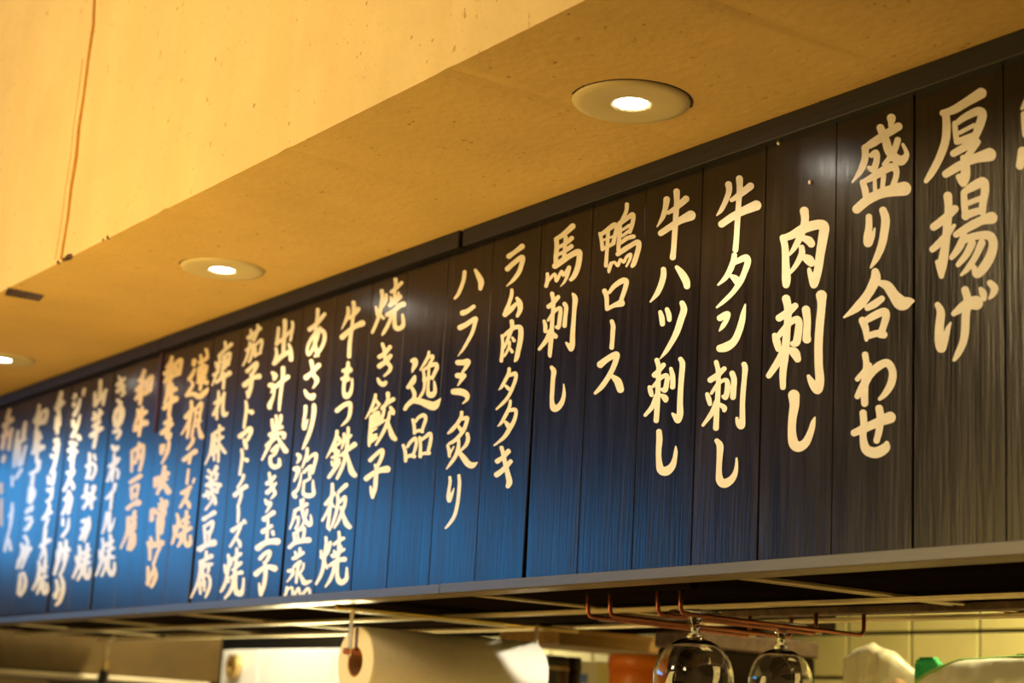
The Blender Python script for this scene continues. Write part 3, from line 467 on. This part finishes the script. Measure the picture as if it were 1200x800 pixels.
焼 100 590 .1062|190 390 32 200 470 40 175 640 38 120 790 28;160 520 30 165 600 35;275 350 40 280 420 45 260 560 45;220 460 45 300 410 42;240 520 35 310 490 40;180 620 40 250 590 45 310 590 45;220 620 35 220 700 38 180 795 30;255 610 38 255 720 42 290 780 55 320 720 40 320 650 28
@山芋お好み焼|0
山 85 440 .1062|310 60 42 305 180 40 295 260 35;250 195 40 250 330 40;245 330 40 300 260 40 370 160 35;365 160 35 350 240 38 335 320 30
芋 85 440 .1062|240 410 35 250 480 38;300 380 38 290 470 38;230 480 45 320 410 42;235 560 45 295 510 45;210 660 55 300 590 50 320 580 50;270 530 40 260 660 38 235 790 38
お 80 510 .1062|235 200 32 235 320 38 220 470 32;205 340 40 270 310 38 300 350 40 290 420 38 255 480 35;285 220 40 300 270 30;205 470 38 240 380 35
好 80 510 .1062|205 550 38 195 650 40 215 720 40 170 800 40;165 680 45 250 640 35;270 580 45 290 570 45 270 640 40 255 700 35;220 740 40 290 690 45;255 700 35 255 800 38
み 75 590 .125|175 165 38 210 160 40 200 230 38 155 330 35;170 240 35 215 220 40 230 240 35;235 130 25 235 210 35 190 350 25
焼 75 590 .125|145 400 30 150 470 40 130 580 35 85 690 25;115 500 28 120 540 30;220 380 35 215 480 45 190 580 40;175 470 35 235 430 32;180 520 35 235 490 35;140 590 38 200 560 45 235 550 35;165 590 38 165 640 35 130 710 28;195 580 38 195 660 42 220 695 40 240 650 32 240 600 25
@ジンギスカン炒め|0
ジ 55 450 .125|265 100 35 255 130 35;255 180 38 250 205 30;310 140 25 290 220 32 255 290 35;350 50 32 340 100 28
ン 55 450 .125|245 345 38 250 390 42;310 290 18 290 380 28 240 490 38
ギ 55 450 .125|290 490 45 305 510 42;225 550 40 270 560 42;210 620 45 270 630 45;215 700 40 250 670 40;245 560 42 240 680 42 235 790 38
ス 55 530 .125|195 190 38 230 200 50 250 170 35;235 190 40 200 280 35 160 355 28;215 260 35 245 310 40 245 340 28
カ 55 530 .125|165 440 32 215 400 40;205 370 38 190 480 35 145 580 28;215 400 38 225 440 38 200 570 32
ン 55 530 .125|150 625 30 150 680 30;205 620 20 195 710 32 145 785 35
炒 45 620 .125|205 130 35 200 230 45 150 420 28;180 210 28 180 280 32;260 110 35 255 200 42 240 290 38;210 200 45 280 190 50;270 240 35 230 370 30 200 430 25
め 45 620 .125|170 480 30 180 560 35 160 640 35;210 440 30 230 500 38 230 580 40 200 670 35 165 710 25;155 620 40 190 560 35
@チリコンカンチーズ焼|0
a 25 455 .125|375 40 35 360 110 40 330 190 40;330 190 45 390 130 40;345 180 40 350 260 35 335 420 28;325 270 25 320 380 28;360 260 25 360 340 25;320 490 45 340 480 40;315 570 45 345 520 40;285 630 40 290 640 40;345 560 28 310 720 35 280 790 32
b 25 540 .125|285 100 38 310 110 30 290 210 38;255 150 32 255 210 28;250 265 35 255 280 35;290 250 28 280 340 30 245 380 35;265 410 30 250 480 40 205 540 35;240 500 35 280 480 32;250 540 28 225 620 28;230 650 28 220 730 28;190 790 38 265 740 35
c 5 610 .125|385 80 35 375 190 38;345 240 40 420 180 35;375 250 30 340 350 28;380 270 35 390 340 30;325 380 28 330 460 38 310 560 35 270 640 25;385 370 35 375 480 40;340 460 35 395 430 30;320 550 35 390 520 35;345 580 32 310 680 25;365 570 35 365 650 38 380 680 35 405 650 28 400 590 25
@和牛プルコギ炒め|0
a 0 470 .125|370 40 28 355 120 35 325 190 30;330 190 40 380 150 35;350 160 35 345 260 30;385 130 30 380 200 32;390 110 32 435 80 35 435 140 32 410 200 35;360 210 35 420 190 35;335 280 30 330 400 35 305 490 30;360 290 35 380 340 35;310 480 40 400 430 50;365 300 35 350 440 38 340 570 28;365 560 38 350 640 38 290 680 38;310 700 35 300 770 40
b 0 560 .125|285 90 38 270 220 35;300 80 35 320 140 35 290 230 30;270 290 38 250 320 38;300 270 35 290 300 35;250 380 40 290 370 35;300 400 30 270 450 45;240 480 40 260 470 40;235 550 38 260 600 30 250 660 28;200 620 30 230 680 42 170 790 35;270 670 50 240 700 50
c 5 610 .125|160 230 30 170 290 35 120 440 28;240 260 45 180 300 40;220 300 35 160 440 28;150 500 28 145 590 38 130 680 30;180 490 30 200 560 35 185 640 35 150 700 28
@揚|0
a 0 470 .125|240 200 30 225 280 42 220 340 38;170 280 28 150 420 38 130 610 25;160 400 40 230 350 40;240 420 28 200 590 32;185 420 30 170 600 30;200 640 32 150 720 30;115 710 28 115 790 28
@げ|0
b 0 560 .125|115 240 25 110 340 32 95 460 28;90 360 28 120 290 28;90 480 22 60 600 28 45 680 28;85 580 28 100 670 30
@edge|2
a 0 470 .125|90 80 28 70 160 40;40 230 45 110 170 50;60 240 40 20 440 40;110 260 35 80 450 32;30 330 45 90 300 40;40 520 40 30 560 40
@edge|2
b 0 560 .125|10 60 40 10 130 40;15 200 30 10 300 35 10 440 30"""
def catmull(P, sub=5):
    out = []
    for i in range(len(P) - 1):
        p0 = P[max(i - 1, 0)]; p1 = P[i]; p2 = P[i + 1]; p3 = P[min(i + 2, len(P) - 1)]
        for s in range(sub):
            t = s / sub
            out.append([.5 * (2 * p1[k] + (p2[k] - p0[k]) * t + (2 * p0[k] - 5 * p1[k] + 4 * p2[k] - p3[k]) * t * t + (3 * p1[k] - p0[k] - 3 * p2[k] + p3[k]) * t ** 3) for k in range(3)])
    out.append(list(P[-1])); return out
col = None; cols = []
for ln in GLYPHS.strip().split('\n'):
    if ln[0] == '@':
        nm, k = ln[1:].split('|'); col = (nm, int(k), []); cols.append(col); continue
    h, s = ln.split('|'); g, ox, oy, sc = h.split(); ox, oy, sc = float(ox), float(oy), float(sc)
    for st in s.split(';'):
        v = [float(q) for q in st.split()]
        col[2].append(catmull([(ox + v[i] * sc, oy + v[i + 1] * sc, v[i + 2] * sc / 2) for i in range(0, len(v), 3)]))
def outline(strokes, step=.55):
    """one clean flat shape: the union of all brush strokes, traced from their distance field"""
    A = np.array([p for q in strokes for p in q]); pad = 2 * step
    x0, y0 = (A[:, :2] - A[:, 2:]).min(0) - pad; x1, y1 = (A[:, :2] + A[:, 2:]).max(0) + pad
    nx, ny = int((x1 - x0) / step) + 2, int((y1 - y0) / step) + 2
    D = np.full((ny, nx), -9.0)
    for q in strokes:
        for (ax, ay, ar), (bx, by, br) in zip(q, q[1:]):
            r = max(ar, br) + 2 * step
            i0 = max(int((min(ax, bx) - r - x0) / step), 0); i1 = min(int((max(ax, bx) + r - x0) / step) + 2, nx)
            j0 = max(int((min(ay, by) - r - y0) / step), 0); j1 = min(int((max(ay, by) + r - y0) / step) + 2, ny)
            X = x0 + step * np.arange(i0, i1)[None, :]; Y = y0 + step * np.arange(j0, j1)[:, None]
            dx, dy = bx - ax, by - ay; L2 = dx * dx + dy * dy + 1e-9
            t = np.clip(((X - ax) * dx + (Y - ay) * dy) / L2, 0, 1)
            d = ar + (br - ar) * t - np.hypot(X - ax - dx * t, Y - ay - dy * t)
            np.maximum(D[j0:j1, i0:i1], d, out=D[j0:j1, i0:i1])
    D[np.abs(D) < 1e-4] = 1e-4
    I = D > 0; n4 = I[:-1, :-1].astype(int) + I[:-1, 1:] + I[1:, 1:] + I[1:, :-1]
    V, Fc = [], []
    def face(pts):
        n = len(V); V.extend(atY(x0 + step * px, y0 + step * py, YB - .00012) for px, py in pts); Fc.append(tuple(range(n, n + len(pts))))
    for j in range(ny - 1):
        row = n4[j]; i = 0
        while i < nx - 1:
            if row[i] == 4:
                k = i
                while k < nx - 1 and row[k] == 4: k += 1
                face(((i, j), (i, j + 1), (k, j + 1), (k, j))); i = k; continue
            if row[i] > 0:
                cs = ((i, j), (i, j + 1), (i + 1, j + 1), (i + 1, j)); P = []
                for (ax, ay), (bx, by) in zip(cs, cs[1:] + cs[:1]):
                    a, b = D[ay, ax], D[by, bx]
                    if a > 0: P.append((ax, ay))
                    if (a > 0) != (b > 0): t = a / (a - b); P.append((ax + (bx - ax) * t, ay + (by - ay) * t))
                if len(P) > 2: face(P)
            i += 1
    return V, Fc
for nm, k, st in cols:
    V, Fc = outline(st)
    me = bpy.data.meshes.new('painted_lettering'); me.from_pydata([tuple(v) for v in V], [], Fc); me.update()
    me.materials.append(MT['opaint' if k else 'paint'])
    o = bpy.data.objects.new('painted_lettering', me); C.objects.link(o); o.parent = board; o.matrix_parent_inverse = Matrix.Translation(-board.location)
    tag(o, ('ochre' if k else 'cream') + ' brush lettering' + (' reading ' + nm if len(nm) > 1 and ord(nm[0]) > 200 else ' cut off by the edge of the picture'))

# ------------------------------------------------------------------ recessed downlights
dl = (('round recessed downlight in the soffit nearest the camera, above the lamb dish', 'large'), ('round recessed downlight in the soffit, second from the camera', ''), ('round recessed downlight cut off by the left edge of the picture', ''))
labs = ('largest round downlight in the soffit, nearest the camera', 'middle round downlight, between the largest one and the left edge', 'round downlight cut off by the left edge of the picture')
for i, X in enumerate((-1.56, -2.665, -3.766)):
    c = (X, 1.229, ZS)
    t = thing('downlight', c, labs[i], 'downlight', 'downlights in the soffit')
    bm = bmesh.new(); lathe(bm, [(.0210, -.0005), (.0213, -.003), (.026, -.0042), (.060, -.0042), (.0695, -.0028), (.0712, -.0002)], c, n=64)
    bmesh.ops.delete(bm, geom=[f for f in bm.faces if len(f.verts) > 4], context='FACES')
    obj('trim_plate', bm, 'plate', t, True)
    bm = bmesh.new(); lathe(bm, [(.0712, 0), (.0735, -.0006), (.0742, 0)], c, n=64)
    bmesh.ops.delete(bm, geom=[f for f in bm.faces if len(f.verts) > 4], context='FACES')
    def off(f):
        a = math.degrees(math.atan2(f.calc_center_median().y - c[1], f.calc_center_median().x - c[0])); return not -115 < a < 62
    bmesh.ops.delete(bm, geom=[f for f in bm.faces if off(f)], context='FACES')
    obj('gap_shade_arc', bm, 'brownboard', t)  # brown arc colouring in the shade of the gap behind the plate
    bm = bmesh.new(); lathe(bm, [(0, -.0022), (.0212, -.0022)], c, n=40)
    obj('lens', bm, 'lens', t)
    l = bpy.data.lights.new('downlight_lamp', 'SPOT'); l.energy = (5, 8, 9)[i]; l.color = (1, .78, .45); l.spot_size = 2.5; l.spot_blend = .9; l.shadow_soft_size = .017
    lo = bpy.data.objects.new('downlight_lamp', l); C.objects.link(lo); lo.parent = t; lo.location = (0, 0, -.008)

# ------------------------------------------------------------------ steel rack under the board
ZR = 1.6920
rack = thing('hanging_rack', (-2.8, 1.75, ZR), 'steel grid rack hanging behind the lower edge of the menu board', 'rack')
for y, w, m in ((1.735, .020, 'steel'), (1.985, .022, 'steel')):
    obj('bar', boxm((-4.9, y - w / 2, ZR), (-.6, y + w / 2, ZR + .006), .001), m, rack)
for x in (-1.60, -2.235, -2.83, -3.38, -3.92, -4.46):
    obj('cross_bar', boxm((x - .006, YB + .0415, ZR + .0062), (x + .006, 1.996, ZR + .011), .001), 'steel', rack)
obj('cross_bar', boxm((-1.622, YB + .0415, ZR + .0062), (-1.616, 1.996, ZR + .011), .001), 'steel', rack)
obj('mount_bar', boxm((-1.98, 1.492, ZR), (-1.73, 1.506, ZR + .0112), .001), 'dark', rack)
obj('rear_angle', boxm((-2.4, 1.865, ZR + .0005), (-.6, 1.895, ZR + .0112), .001), 'rust', rack)
sh = obj('depth_panel', boxm((-4.9, YB + .0415, ZR + .0115), (-.6, 1.996, ZR + .0235)), 'dark', rack)  # dark sheet added for the unlit depth between the bars
for x in (-4.8, -2.44, -.9):
    bm = bmesh.new(); tube(bm, [(x, 1.985, ZR + .005), (x, 1.985, 2.45)], .005, 8); obj('hanger_rod', bm, 'steel', rack)

# ------------------------------------------------------------------ copper stemware hangers
def railpath(xf, xb, yf, yb, zt, zb, ztb, r=.010):
    P = [Vector((xf, yf, zt)), Vector((xf, yf, zb + r))]
    d = Vector((xb - xf, yb - yf, 0)).normalized()
    for k in range(1, 6):
        a = math.pi / 2 * k / 6; P.append(Vector((xf, yf, zb + r)) + d * r * (1 - math.cos(a)) + Vector((0, 0, -r * math.sin(a))))
    P.append(Vector((xf, yf, zb)) + d * r); E_ = Vector((xb, yb, zb)); P.append(E_ - d * r)
    for k in range(1, 6):
        a = math.pi / 2 * k / 6; P.append(E_ - d * r + d * r * math.sin(a) + Vector((0, 0, r * (1 - math.cos(a)))))
    P += [E_ + Vector((0, 0, r)), Vector((xb, yb, ztb))]
    return P
rails = ((-1.952, -2.012, 1.498, 1.858), (-1.905, -1.955, 1.500, 1.890), (-1.803, -1.850, 1.500, 1.838), (-1.757, -1.796, 1.500, 1.880))
for g in range(2):
    t = thing('glass_hanger', ((rails[2 * g][0] + rails[2 * g + 1][0]) / 2, 1.68, ZR), ('empty pair of copper wire rails under the rack, beside the glasses', 'pair of copper wire rails holding two upside-down wine glasses')[g], 'glass hanger', 'copper stemware hangers')
    for k in range(2):
        xf, xb, yf, yb = rails[2 * g + k]
        bm = bmesh.new(); tube(bm, railpath(xf, xb, yf, yb, ZR - .0003, 1.662, ZR + .0003), .0031, 12)
        r_ = obj('rail', bm, 'copper', t, True)
        if k == 0:
            bm = bmesh.new(); tube(bm, [(xb, yb, 1.664), (xb - .0015, yb + .012, 1.664)], .0028, 10); obj('cut_end', bm, 'steel', r_)

def wine_glass(x, y, R, H, label):
    zt = 1.6675
    t = thing('wine_glass', (x, y, zt), label, 'wine glass', 'wine glasses hanging from the copper rails')
    bm = bmesh.new(); lathe(bm, [(0, .0045), (.010, .0045), (.034, .0022), (.036, .0012), (.034, .0002), (.008, 0), (0, 0)], (x, y, zt), n=48); obj('foot', bm, 'glass', t, True)
    zb = zt - .034
    bm = bmesh.new(); lathe(bm, [(0, .0002), (.0125, 0), (.0095, -.008), (.0062, -.016), (.0056, -.022), (.0078, -.028), (.0125, -.0335), (0, -.0335)], (x, y, zt), n=32); obj('stem', bm, 'glass', t, True)
    prof = []
    for k in range(0, 20):
        a = math.pi * (.075 + .66 * k / 19)
        prof.append((R * math.sin(a) ** .92, zb - R * 1.02 * (math.cos(math.pi * .075) - math.cos(a)) * (H / R)))
    inner = [(max(r - .0012, 0), z - (.0025 if i < 3 else 0)) for i, (r, z) in enumerate(prof)]
    prof = [(0, prof[0][1] + .001)] + prof; inner = [(0, inner[0][1])] + inner
    bm = bmesh.new(); lathe(bm, prof + inner[::-1], (x, y, 0), n=64); obj('bowl', bm, 'glass', t, True)
p1 = atZ(820, 724, 1.661); p2 = atZ(905, 738, 1.661)
wine_glass(-1.787, 1.552, .0535, .0535, 'larger wine glass hanging upside down, nearer the board')
wine_glass(-1.832, 1.752, .0455, .0455, 'smaller wine glass hanging upside down, behind the larger one')

# ------------------------------------------------------------------ paper towel roll on its hanger
tx, tz, ty0, ty1, tr = -2.597, 1.600, 1.505, 1.868, .0595
t = thing('paper_towel_roll', (tx, ty0, tz - tr), 'large roll of brownish white paper towel hanging below the rack', 'paper towel')
bm = bmesh.new(); lathe(bm, [(.0255, ty0), (tr - .002, ty0), (tr, ty0 + .002), (tr, ty1 - .002), (tr - .002, ty1), (.0255, ty1)], (tx, 0, tz), 'Y', 72, close=True); obj('paper', bm, 'paper', t, False)
for p in t.children[0].data.polygons: p.use_smooth = abs(p.normal.y) < .5
bm = bmesh.new(); lathe(bm, [(.0228, ty0 + .001), (.0254, ty0 + .001), (.0254, ty1 - .001), (.0228, ty1 - .001)], (tx, 0, tz), 'Y', 40, close=True); obj('cardboard_core', bm, 'card', t)
h = thing('paper_towel_holder', (tx, 1.68, ZR), 'metal straps and rod carrying the paper towel roll', 'towel holder')
zr_ = tz + .0165
bm = bmesh.new(); tube(bm, [(tx, ty0 - .022, zr_), (tx, ty1 + .018, zr_)], .0052, 14); obj('rod', bm, 'copper', h, True)
for yy in (ty0 - .012, ty1 + .010):
    bm = boxm((tx - .006, yy - .001, zr_ - .008), (tx + .006, yy + .001, ZR - .0005), .0006)
    obj('strap', bm, 'steel', h)
bm = bmesh.new(); tube(bm, [(tx + .03, 1.445, ZR - .006), (tx, ty0 - .012, ZR - .004), (tx - .02, ty1 + .012, ZR - .004), (tx - .025, 1.99, ZR - .004)], .004, 10)
obj('support_rail', bm, 'brass', h, True)

# ------------------------------------------------------------------ kitchen fittings beyond the rack
# white cabinet with three narrow doors
YC = 2.40
xa, zt = atY(260, 780, YC).x, atY(330, 760, YC).z
cab = thing('wall_cabinet', (xa + .45, 2.7, 1.2), 'white enamelled cabinet with narrow doors behind the paper towel roll', 'cabinet')
obj('carcass', boxm((xa + .01, YC + .018, 1.2), (xa + .90, 2.99, zt)), 'white', cab)
dx = atY(345, 780, YC).x - atY(303, 780, YC).x
xd = atY(303, 780, YC).x
for k in range(-1, 3):
    l, r = (xa if k < 0 else xd + dx * k), xd + dx * (k + 1)
    d = obj('door', boxm((l + .002, YC, 1.202), (r - .002, YC + .017, zt - .002), .0015), 'white', cab)
# roll of brown packing tape hung on the cabinet corner
p = atY(271, 779, YC - .02)
bm = bmesh.new(); lathe(bm, [(.017, -.002), (.036, -.002), (.036, .017), (.017, .017)], (p.x, p.y, p.z - .004), 'Y', 40, close=True)
tr_ = tag(obj('tape_roll', bm, 'brass'), 'roll of amber packing tape on the white cabinet', 'tape roll')
# brown steel hood in the far corner
xh = xa - .003
hd = thing('range_hood', (xh - .6, 2.2, 1.4), 'brown steel extractor hood in the far left corner of the kitchen', 'range hood')
zb_ = atY(60, 789, 1.8).z
zh = 1.5 + (ray(100, 790).z / ray(100, 790).x) * xh
obj('side_panel', boxm((xh - 1.1, 1.60, zh), (xh, 2.3985, 2.45), .004), 'hood', hd)
obj('drip_rail', boxm((xh - 1.1, 1.62, zh - .012), (xh + .018, 2.36, zh - .0002), .003), 'steel', hd)
# clip and black utensil on the rack
p = atZ(132, 748, ZR); px, py = p.x, p.y
cl = thing('hanging_utensil', (px, py, ZR), 'black handled utensil hanging by a metal clip from the rack', 'utensil')
k = (p - CAM).length / F
bm = bmesh.new(); tube(bm, [(px, py + .006, ZR + .004), (px, py - .012, ZR - .004), (px, py - .012, ZR - 12 * k), (px - 3 * k, py - .012, ZR - 24 * k)], .0022, 8); obj('hook', bm, 'steel', cl)
bm = boxm((px - .012, py - .018, ZR - 36 * k), (px + .004, py - .008, ZR - 24 * k), .002); obj('clip', bm, 'brass', cl)
bm = bmesh.new(); tube(bm, [(px - .004, py - .013, ZR - 32 * k), (px - .008, py - .013, ZR - 44 * k), (px - .009, py - .013, ZR - 70 * k), (px - .009, py - .013, ZR - 120 * k)], [.006, .016, .019, .012], 14); obj('handle', bm, 'black', cl, True)

# dark upper cabinet between the rack and the tiled wall
uc = thing('upper_cabinet', (-3.3, 2.3, 1.7235), 'dark brown upper cabinet above the wooden shelf and orange tub', 'cabinet')
obj('carcass', boxm((-4.10, 2.075, 1.7255), (-2.46, 2.50, 2.44), .002), 'dark', uc)
for k in range(3): obj('door', boxm((-4.10 + .547 * k + .002, 2.058, 1.7235), (-4.10 + .547 * (k + 1) - .002, 2.0745, 2.43), .0015), 'brownboard', uc)

# wall shelf that carries the containers and bags, just below the picture
ks = thing('kitchen_shelf', (-2.6, 2.6, 1.40), 'steel shelf on the tiled wall carrying containers and bags', 'shelf')
ZK = 1.42
obj('shelf_plate', boxm((-4.0, 2.05, ZK - .02), (-.9, 2.985, ZK), .002), 'steel', ks)
for x in (-3.9, -2.5, -1.1): obj('bracket', boxm((x - .01, 2.2, ZK - .14), (x + .01, 2.985, ZK - .0202)), 'steel', ks)
# wooden board on edge above the containers
X0 = -3.02
def atX(x, y, X): r = ray(x, y); return CAM + r * (X / r.x)
a_, b_ = atX(655, 739, X0), atX(815, 749, X0); c0, d0 = atX(655, 759, X0), atX(815, 765, X0)
ws = thing('wooden_shelf', (X0 - .1, 2.6, 1.5), 'brown wooden wall shelf seen behind the wine glasses', 'shelf')
obj('board', boxm((X0 - .22, a_.y, (c0.z + d0.z) / 2), (X0, 2.985, (a_.z + b_.z) / 2), .002), 'shelfwood', ws)
obj('lit_edge', boxm((X0 - .0, a_.y + .03, (a_.z + b_.z) / 2 - .006), (X0 + .006, 2.985, (a_.z + b_.z) / 2 + .002), .001), 'counter', ws)  # paler strip imitating the light along the board's top edge
obj('bracket', boxm((X0 - .2, 2.90, ZK + .001), (X0 - .18, 2.985, (c0.z + d0.z) / 2 - .0005)), 'black', ws)
def pot(pxc, pyt, w, Y, m, label, name, cat, lid=None):
    p = atY(pxc, pyt, Y); r = w * (p - CAM).length / F / 2
    t = thing(name, (p.x, p.y, ZK), label, cat)
    hgt = p.z - ZK
    bm = bmesh.new(); lathe(bm, [(0, .0005), (r * .86, .0005), (r * .9, .006), (r, hgt * .80), (r, hgt * .86), (r * .97, hgt * .87), (0, hgt * .87)], (p.x, p.y, ZK), n=36); obj('body', bm, m, t, True)
    bm = bmesh.new(); lathe(bm, [(0, hgt * .872), (r * 1.04, hgt * .872), (r * 1.04, hgt * .98), (r * .98, hgt), (0, hgt)], (p.x, p.y, ZK), n=36); obj('lid', bm, lid or m, t, True)
pot(752, 768, 74, 2.36, 'orange', 'orange round plastic tub with lid under the wooden shelf', 'plastic_tub', 'tub')
pot(668, 770, 26, 2.30, 'black', 'slim black bottle left of the orange tub', 'seasoning_bottle', 'bottle')
p = atY(697, 776, 2.55); t = thing('paper_box', (p.x, p.y, ZK), 'pale yellow carton with a blue mark beside the orange tub', 'box')
obj('carton', boxm((p.x - .05, p.y - .03, ZK + .0005), (p.x + .05, p.y + .03, p.z), .002), 'tile', t)
MT['blue'] = mat('blue_print', (.05, .12, .35))
obj('blue_mark', boxm((p.x - .012, p.y - .0312, p.z - .05), (p.x + .012, p.y - .0302, p.z - .028)), 'blue', t)
p = atY(690, 780, 2.9)
t = thing('steel_canister', (atY(634, 770, 2.2).x, 2.2, ZK), 'dull grey canister behind the end of the paper towel roll', 'canister')
q = atY(636, 768, 2.2); bm = bmesh.new(); lathe(bm, [(0, .0005), (.055, .0005), (.056, .01), (.056, q.z - ZK - .012), (.052, q.z - ZK), (0, q.z - ZK)], (q.x, 2.2, ZK), n=36); obj('body', bm, 'alu', t, True)
bm = bmesh.new(); lathe(bm, [(.0565, q.z - ZK - .03), (.058, q.z - ZK - .028), (.058, q.z - ZK - .022), (.0565, q.z - ZK - .02)], (q.x, 2.2, ZK), n=36, close=True); obj('rim', bm, 'steel', t, True)

t = thing('storage_box', (-2.52, 2.3, ZK), 'tall dark brown storage box behind the two wine glasses', 'box')
obj('body', boxm((-2.57, 2.14, ZK + .0005), (-2.475, 2.46, 1.668), .004), 'dark', t)
obj('lid', boxm((-2.575, 2.135, 1.6685), (-2.47, 2.465, 1.70), .004), 'brownboard', t)

# plastic bags on the shelf
def pillow(x0, x1, z0, z1, y, thick, seed, top, nx=26, nz=22):
    bm = bmesh.new(); G = {}
    for side in (-1, 1):
        for i in range(nx + 1):
            for j in range(nz + 1):
                u, v = i / nx, j / nz
                if side == 1 and (i in (0, nx) or j in (0, nz)): G[1, i, j] = G[-1, i, j]; continue
                e = (max(0, math.sin(math.pi * u)) ** .55) * (max(0, math.sin(math.pi * (v * .92))) ** .5) if j < nz else 0
                n_ = noise.fractal(Vector((u * 3.1 + seed, v * 3.3, seed * 2 + side)), 1, 2, 4)
                cr = abs(noise.noise(Vector((u * 7 + seed, v * 6, side * 3.0))))
                yy = y + side * thick * e * (1 + .45 * n_ - .5 * cr)
                ztop = top(u)
                G[side, i, j] = bm.verts.new((x0 + (x1 - x0) * u + .006 * n_ * (1 - v), yy + .01 * math.sin(u * 5 + seed) * v, z0 + (ztop - z0) * v))
    for side in (-1, 1):
        for i in range(nx):
            for j in range(nz):
                q = (G[side, i, j], G[side, i + 1, j], G[side, i + 1, j + 1], G[side, i, j + 1])
                bm.faces.new(q if side == -1 else q[::-1])
    return bm
def bag(px0, px1, tops, Y, thick, seed, m, label, zipm=None, fill=None):
    A, B = atY(px0, 790, Y), atY(px1, 790, Y)
    zt = [atY(px0 + (px1 - px0) * u, py, Y).z for u, py in tops]
    def top(u):
        for (u0, _), (u1, _), a, b in zip(tops, tops[1:], zt, zt[1:]):
            if u <= u1: return a + (b - a) * (u - u0) / (u1 - u0)
        return zt[-1]
    t = thing('plastic_bag', ((A.x + B.x) / 2, Y, ZK), label, 'plastic bag', 'plastic bags on the kitchen shelf')
    obj('film', pillow(A.x, B.x, ZK + .0008, 0, Y, thick, seed, top), m, t, True)
    if zipm:
        bm = bmesh.new()
        tube(bm, [(A.x + (B.x - A.x) * u, Y + .01 * math.sin(u * 5 + seed) - .004, top(u) - .004) for u in (k / 16 for k in range(17))], .0042, 8)
        obj('zip_strip', bm, zipm, t, True)
    if fill:
        bm = bmesh.new()
        for k in range(9):
            r = bmesh.ops.create_icosphere(bm, subdivisions=2, radius=random.uniform(.018, .03))
            u = random.uniform(.2, .8); bmesh.ops.translate(bm, vec=(A.x + (B.x - A.x) * u, Y, ZK + random.uniform(.04, max(.05, top(u) - ZK - .05))), verts=r['verts'])
        obj('contents', bm, fill, t, True)
bag(984, 1078, ((0, 772), (.15, 760), (.45, 752), (.55, 758), (.75, 764), (1, 790)), 2.45, .035, 1.3, 'bag', 'clear crumpled plastic bag on the kitchen shelf, left of the green lid', None, 'food')
bag(1080, 1250, ((0, 796), (.12, 785), (.3, 772), (.6, 768), (1, 764)), 2.22, .05, 4.2, 'bag2', 'bright white zip bag with a green seal strip at the right edge of the picture', 'zip')
def lid(px, py, w, Y, label, tilt):
    p = atY(px, py, Y); r = w * (p - CAM).length / F / 2
    t = thing('container_lid', (p.x, Y, p.z - r), label, 'lid', 'green container lids')
    bm = bmesh.new(); box(bm, (p.x - r, Y - .006, ZK + .001), (p.x + r, Y + .004, p.z), .012); obj('panel', bm, 'green', t)
    bm = bmesh.new(); box(bm, (p.x - r + .004, Y - .010, p.z - .012), (p.x + r - .004, Y - .0062, p.z - .004), .001); obj('rim', bm, 'green', t)
lid(1089, 770, 34, 2.34, 'green plastic lid standing between the two plastic bags', 0)
lid(1200, 766, 26, 2.34, 'green plastic lid cut off by the right edge of the picture', 0)
